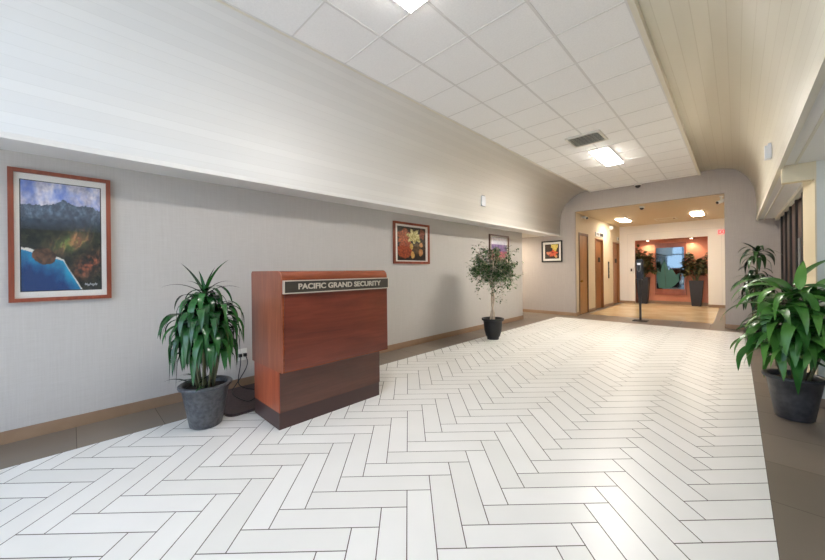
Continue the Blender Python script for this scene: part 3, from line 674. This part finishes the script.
# ------------------------------------------------------------------ pictures
def fb(x, y, s=1., o=4): return noise.fractal(Vector((x*s, y*s, 3.3)), .55, 2., o)
def mixc(a, b, k):
    k = max(0, min(1, k)); return tuple(p+(q-p)*k for p, q in zip(a, b))
def coast(u, v):                                   # sea cliffs under cloud
    n = fb(u, v, 6, 5); n2 = fb(u+9, v*1.3, 15, 4)
    ridge = .80+.045*math.exp(-((u-.52)/.10)**2)+.02*math.exp(-((u-.82)/.1)**2)-.03*abs(u-.5)+.018*fb(u, 0, 11)
    if v > ridge:
        k = .55+.55*fb(u+3, v, 4)
        if u < .24: k -= .55*(1-u/.24)*min(1, max(0, (v-.84)*12))
        return mixc((66, 104, 200), mixc((150, 148, 176), (232, 226, 234), .6+fb(u, v+5, 7)*.8), k+.35)
    shore = .395-.33*u*.6-1.0*max(0, u-.50)+.012*n
    hx, hy = (u-.27)/.145, (v-.315)/.075
    rad = hx*hx+hy*hy
    if rad < 1+n*.35: return mixc((52, 38, 32), (120, 84, 62), .45+n2*.7)
    if v < shore or (u < .40 and .25 < v < .36 and u < .3 and rad < 2.2 and v < .34):
        e = shore-v
        if .0 <= e < .02+.01*n and (u < .2 or u > .38): return (234, 228, 216)
        return mixc((34, 158, 196), (14, 58, 116), e*4.5+n*.25)
    spur = .575-.02*u; t = (spur-v)
    g = math.exp(-(((u-.62)/.24)**2+((v-.46-.25*(u-.62))/.085)**2))
    if v > .56: c = mixc((44, 62, 86), (108, 130, 152), .35+n2*.5+.25*math.sin(u*46+v*14+n*5)*min(1, (v-.56)*7)); c = mixc((20, 28, 34), c, (v-.50)*5)
    else: c = mixc((22, 30, 30), (56, 60, 44), .4+n2*.8)
    lit = max(0, math.sin(u*44-v*40+n*4))*.6+.5
    c = mixc(c, mixc((206, 136, 98), (112, 136, 72), .45+n*.8-.3*math.sin(u*30)), g*1.5*lit)
    h = math.exp(-(((u-.84)/.20)**2+((v-.24-.35*(u-.84))/.10)**2))
    return mixc(c, mixc((128, 58, 42), (182, 104, 74), .5+n2*.8), h*(.8+.9*n2))
def spots(items):
    def f(u, v):
        n = fb(u, v, 8)*.5; c = mixc((30, 22, 18), (66, 42, 30), .4+n*1.5)
        for cx, cy, rx, ry, a, b, fr in items:
            x, y = (u-cx)/rx, (v-cy)/ry; rad = math.hypot(x, y); ang = math.atan2(y, x)
            if rad < 1+.22*math.sin(ang*fr)+n*.35: c = mixc(a, b, .5+fb(u, v, 22)*.9+.25*math.sin(ang*fr*2))
        return c
    return f
fruit = spots([(.25, .72, .28, .2, (120, 58, 36), (206, 112, 74), 5), (.28, .30, .30, .26, (128, 48, 26), (190, 88, 48), 0), (.58, .72, .24, .2, (150, 140, 70), (232, 226, 172), 7), (.66, .36, .18, .16, (70, 52, 34), (110, 84, 60), 0), (.48, .42, .06, .10, (190, 150, 70), (222, 186, 104), 0), (.52, .15, .07, .11, (196, 140, 66), (226, 180, 104), 0), (.82, .24, .08, .12, (186, 120, 66), (224, 170, 110), 0), (.88, .82, .1, .16, (110, 50, 36), (150, 76, 52), 4), (.84, .48, .07, .08, (200, 140, 90), (220, 170, 120), 0)])
hibiscus = spots([(.70, .78, .24, .26, (214, 186, 64), (246, 226, 130), 3), (.58, .36, .30, .22, (196, 64, 36), (240, 120, 70), 5), (.24, .38, .14, .12, (200, 110, 80), (230, 150, 110), 3), (.80, .14, .09, .10, (200, 150, 90), (224, 176, 120), 0), (.56, .42, .07, .06, (140, 30, 30), (170, 40, 36), 0)])
def meadow(u, v):
    n = fb(u, v, 9)*.5
    if v > .72: return mixc((206, 206, 222), (240, 240, 246), .5+n)
    if v > .45: return mixc((84, 70, 130), (150, 118, 176), .5+n*1.6)
    return mixc((120, 44, 90), (196, 84, 96), .5+n*1.8) if v > .2 else mixc((70, 80, 50), (150, 70, 60), .5+n*1.6)
def picture(label, face, a0, a1, z0, z1, p0, p1, q0, q1, fw, paint, fmat, depth=.035, res=(70, 90), scribble=False):
    """face 'L': on the left wall (a = y); 'F': on the far wall (a = x)"""
    def P(a, d, z): return (XW+d, a, z) if face == 'L' else (a, YF-d, z)
    def slab(bm, a, b, d0, d1, c, e):
        p = P(a, d0, c); q = P(b, d1, e)
        box(bm, min(p[0], q[0]), max(p[0], q[0]), min(p[1], q[1]), max(p[1], q[1]), c, e)
    t = thing('framed_picture', label, 'picture', P((a0+a1)/2, 0, z0), 'framed pictures')
    bm = bmesh.new()
    for q in ((a0, a1, z1-fw, z1), (a0, a1, z0, z0+fw), (a0, a0+fw, z0+fw, z1-fw), (a1-fw, a1, z0+fw, z1-fw)): slab(bm, q[0], q[1], .002, depth, q[2], q[3])
    bm_obj('frame', bm, fmat, t)
    bm = bmesh.new(); slab(bm, a0+fw, a1-fw, .004, .014, z0+fw, z1-fw); bm_obj('mat_board', bm, M['matb'], t)
    bm = bmesh.new(); slab(bm, p0-.008, p1+.008, .0141, .0155, q0-.008, q1+.008); bm_obj('print_border', bm, M['black'], t)
    nx, nz = res; me = bpy.data.meshes.new('print'); vs = []; cols = []
    for j in range(nz+1):
        for i in range(nx+1):
            u, v = i/nx, j/nz; vs.append(P(p0+(p1-p0)*u, .0165, q0+(q1-q0)*v)); cols.append(lin(tuple(max(0, min(255, c)) for c in paint(u, v))))
    fs = [(j*(nx+1)+i, j*(nx+1)+i+1, (j+1)*(nx+1)+i+1, (j+1)*(nx+1)+i) for j in range(nz) for i in range(nx)]
    me.from_pydata(vs, [], fs); ca = me.color_attributes.new('Col', 'FLOAT_COLOR', 'POINT')
    for k, c in enumerate(cols): ca.data[k].color = c
    pr = link('print', me, M['art'], t)
    if scribble:
        bm = bmesh.new(); w_, h_ = p1-p0, q1-q0
        pts = [P(p0+w_*(.78+.17*k/24), .018, q0+h_*(.045+.014*math.sin(k*1.9)+.006*math.sin(k*.7))) for k in range(25)]
        tube(bm, pts, .0016, 5); bm_obj('signature', bm, M['label'], pr)
    bm = bmesh.new(); slab(bm, a0+fw, a1-fw, .022, .024, z0+fw, z1-fw); bm_obj('glass', bm, M['glass'], t)
picture('large wood framed photograph of blue bay and cliffs on the long wall', 'L', -.386, .297, 1.255, 2.475, -.311, .217, 1.355, 2.375, .035, coast, M['frame_w'], .04, (110, 170), True)
picture('wood framed picture of orange fruit and flowers above and right of desk', 'L', 4.285, 5.315, 1.645, 2.462, 4.40, 5.19, 1.72, 2.37, .045, fruit, M['frame_w'], .035, (80, 70))
picture('dark framed purple landscape picture behind the ficus top', 'L', 7.71, 8.75, 1.60, 2.46, 7.82, 8.64, 1.70, 2.39, .045, meadow, M['frame_d'], .035, (60, 60))
picture('black framed orange and yellow hibiscus picture on the far wall', 'F', -4.785, -4.10, 1.75, 2.46, -4.665, -4.215, 1.87, 2.34, .04, hibiscus, M['black'], .035, (60, 60))
# ------------------------------------------------------------------ small wall units on the coves
t = thing('emergency_light', 'small white box high on the left cove above the framed pictures', 'emergency light', (XS, 6.6, 2.95), 'cove emergency lights')
bx('housing', (XS+.017, XS+.055, 6.54, 6.69, 2.97, 3.20), M['label'], t, .012); bx('lamp_bracket', (XS+.02, XS+.05, 6.57, 6.66, 3.2, 3.215), M['greyp'], t, .004)
t = thing('emergency_light', 'small white box high on the right hand cove above its lip', 'emergency light', (XSR, 6.45, 2.93), 'cove emergency lights')
bx('housing', (XSR-.082, XSR-.018, 6.4, 6.52, 2.93, 3.10), M['label'], t, .012); bx('lamp_bracket', (XSR-.052, XSR-.02, 6.42, 6.5, 3.098, 3.13), M['label'], t, .006)
# ------------------------------------------------------------------ sanitizer stand
SX, SY = -1.98, 11.36
t = thing('sanitizer_stand', 'black hand sanitizer stand at the entrance of the elevator lobby', 'stand', (SX, SY, 0))
bx('base_plate', (SX-.17, SX+.17, SY-.15, SY+.15, .001, .02), M['blackp'], t, .004)
bx('pole', (SX-.025, SX+.025, SY-.02, SY+.02, .02, 1.25), M['blackp'], t, .003)
bm = bmesh.new(); prism_pts = [(SX-.085, 1.22), (SX+.085, 1.22), (SX+.085, 1.72), (SX+.06, 1.77), (SX-.06, 1.77), (SX-.085, 1.72)]
poly(bm, prism_pts, SY-.03, SY+.02); bm_obj('back_panel', bm, M['black'], t)
bx('dispenser', (SX-.065, SX+.065, SY-.14, SY-.03, 1.36, 1.70), M['black'], t, .025)
bx('front_label', (SX-.04, SX+.04, SY-.145, SY-.139, 1.60, 1.66), M['label'], t)['label'] = 'white label'
bm = bmesh.new(); tube(bm, smooth_pts([(SX-.045, SY-.143, 1.58), (SX-.03, SY-.146, 1.44), (SX, SY-.146, 1.40), (SX+.03, SY-.146, 1.44), (SX+.045, SY-.143, 1.58)], 2), .007, 8); bm_obj('push_lever', bm, M['greyp'], t, True)
bx('drip_tray', (SX-.07, SX+.07, SY-.17, SY-.02, 1.17, 1.20), M['black'], t, .006)
# ------------------------------------------------------------------ daylight
wd = bpy.data.worlds.new('sky'); bpy.context.scene.world = wd; wd.use_nodes = True
bg = wd.node_tree.nodes['Background']; bg.inputs['Color'].default_value = (.58, .74, 1., 1); bg.inputs['Strength'].default_value = 2.9
o = light('rear_window_daylight', 'AREA', ((XW+3)/2, Y0-.2, 2.1), 1, (1, 1, 1), shape='RECTANGLE', size=7.6, size_y=4.1); o.rotation_euler = (PI/2, 0, 0); o.data.cycles.is_portal = True
o = light('bounce_sun', 'SUN', (0, 20, 20), 9, (1, .95, .88), angle=.01); o.rotation_euler = (math.radians(-32), 0, 0)  # added: lights only the paving outside, whose bounce brightens the ceiling
# ------------------------------------------------------------------ camera
sc = bpy.context.scene
a = math.radians(44.22); ro = math.radians(-.633)
F = Vector((-math.sin(a), math.cos(a), 0)); Rr = Vector((math.cos(a), math.sin(a), 0)); Uu = Vector((0, 0, 1))
R2 = Rr*math.cos(ro)+Uu*math.sin(ro); U2 = -Rr*math.sin(ro)+Uu*math.cos(ro)
cd = bpy.data.cameras.new('camera'); co = bpy.data.objects.new('camera', cd); C.objects.link(co)
m = Matrix((R2, U2, -F)).transposed().to_4x4(); m.translation = Vector((0, 0, 1.5)); co.matrix_world = m
cd.sensor_width = 36; cd.lens = 333*36/825; cd.shift_y = -8.98/825; cd.clip_start = .05
sc.camera = co
sc.view_settings.view_transform = 'Standard'; sc.view_settings.look = 'None'; sc.view_settings.gamma = 1; sc.view_settings.exposure = 0.63
sc.view_settings.use_curve_mapping = False
sc.cycles.max_bounces = 10; sc.cycles.diffuse_bounces = 6
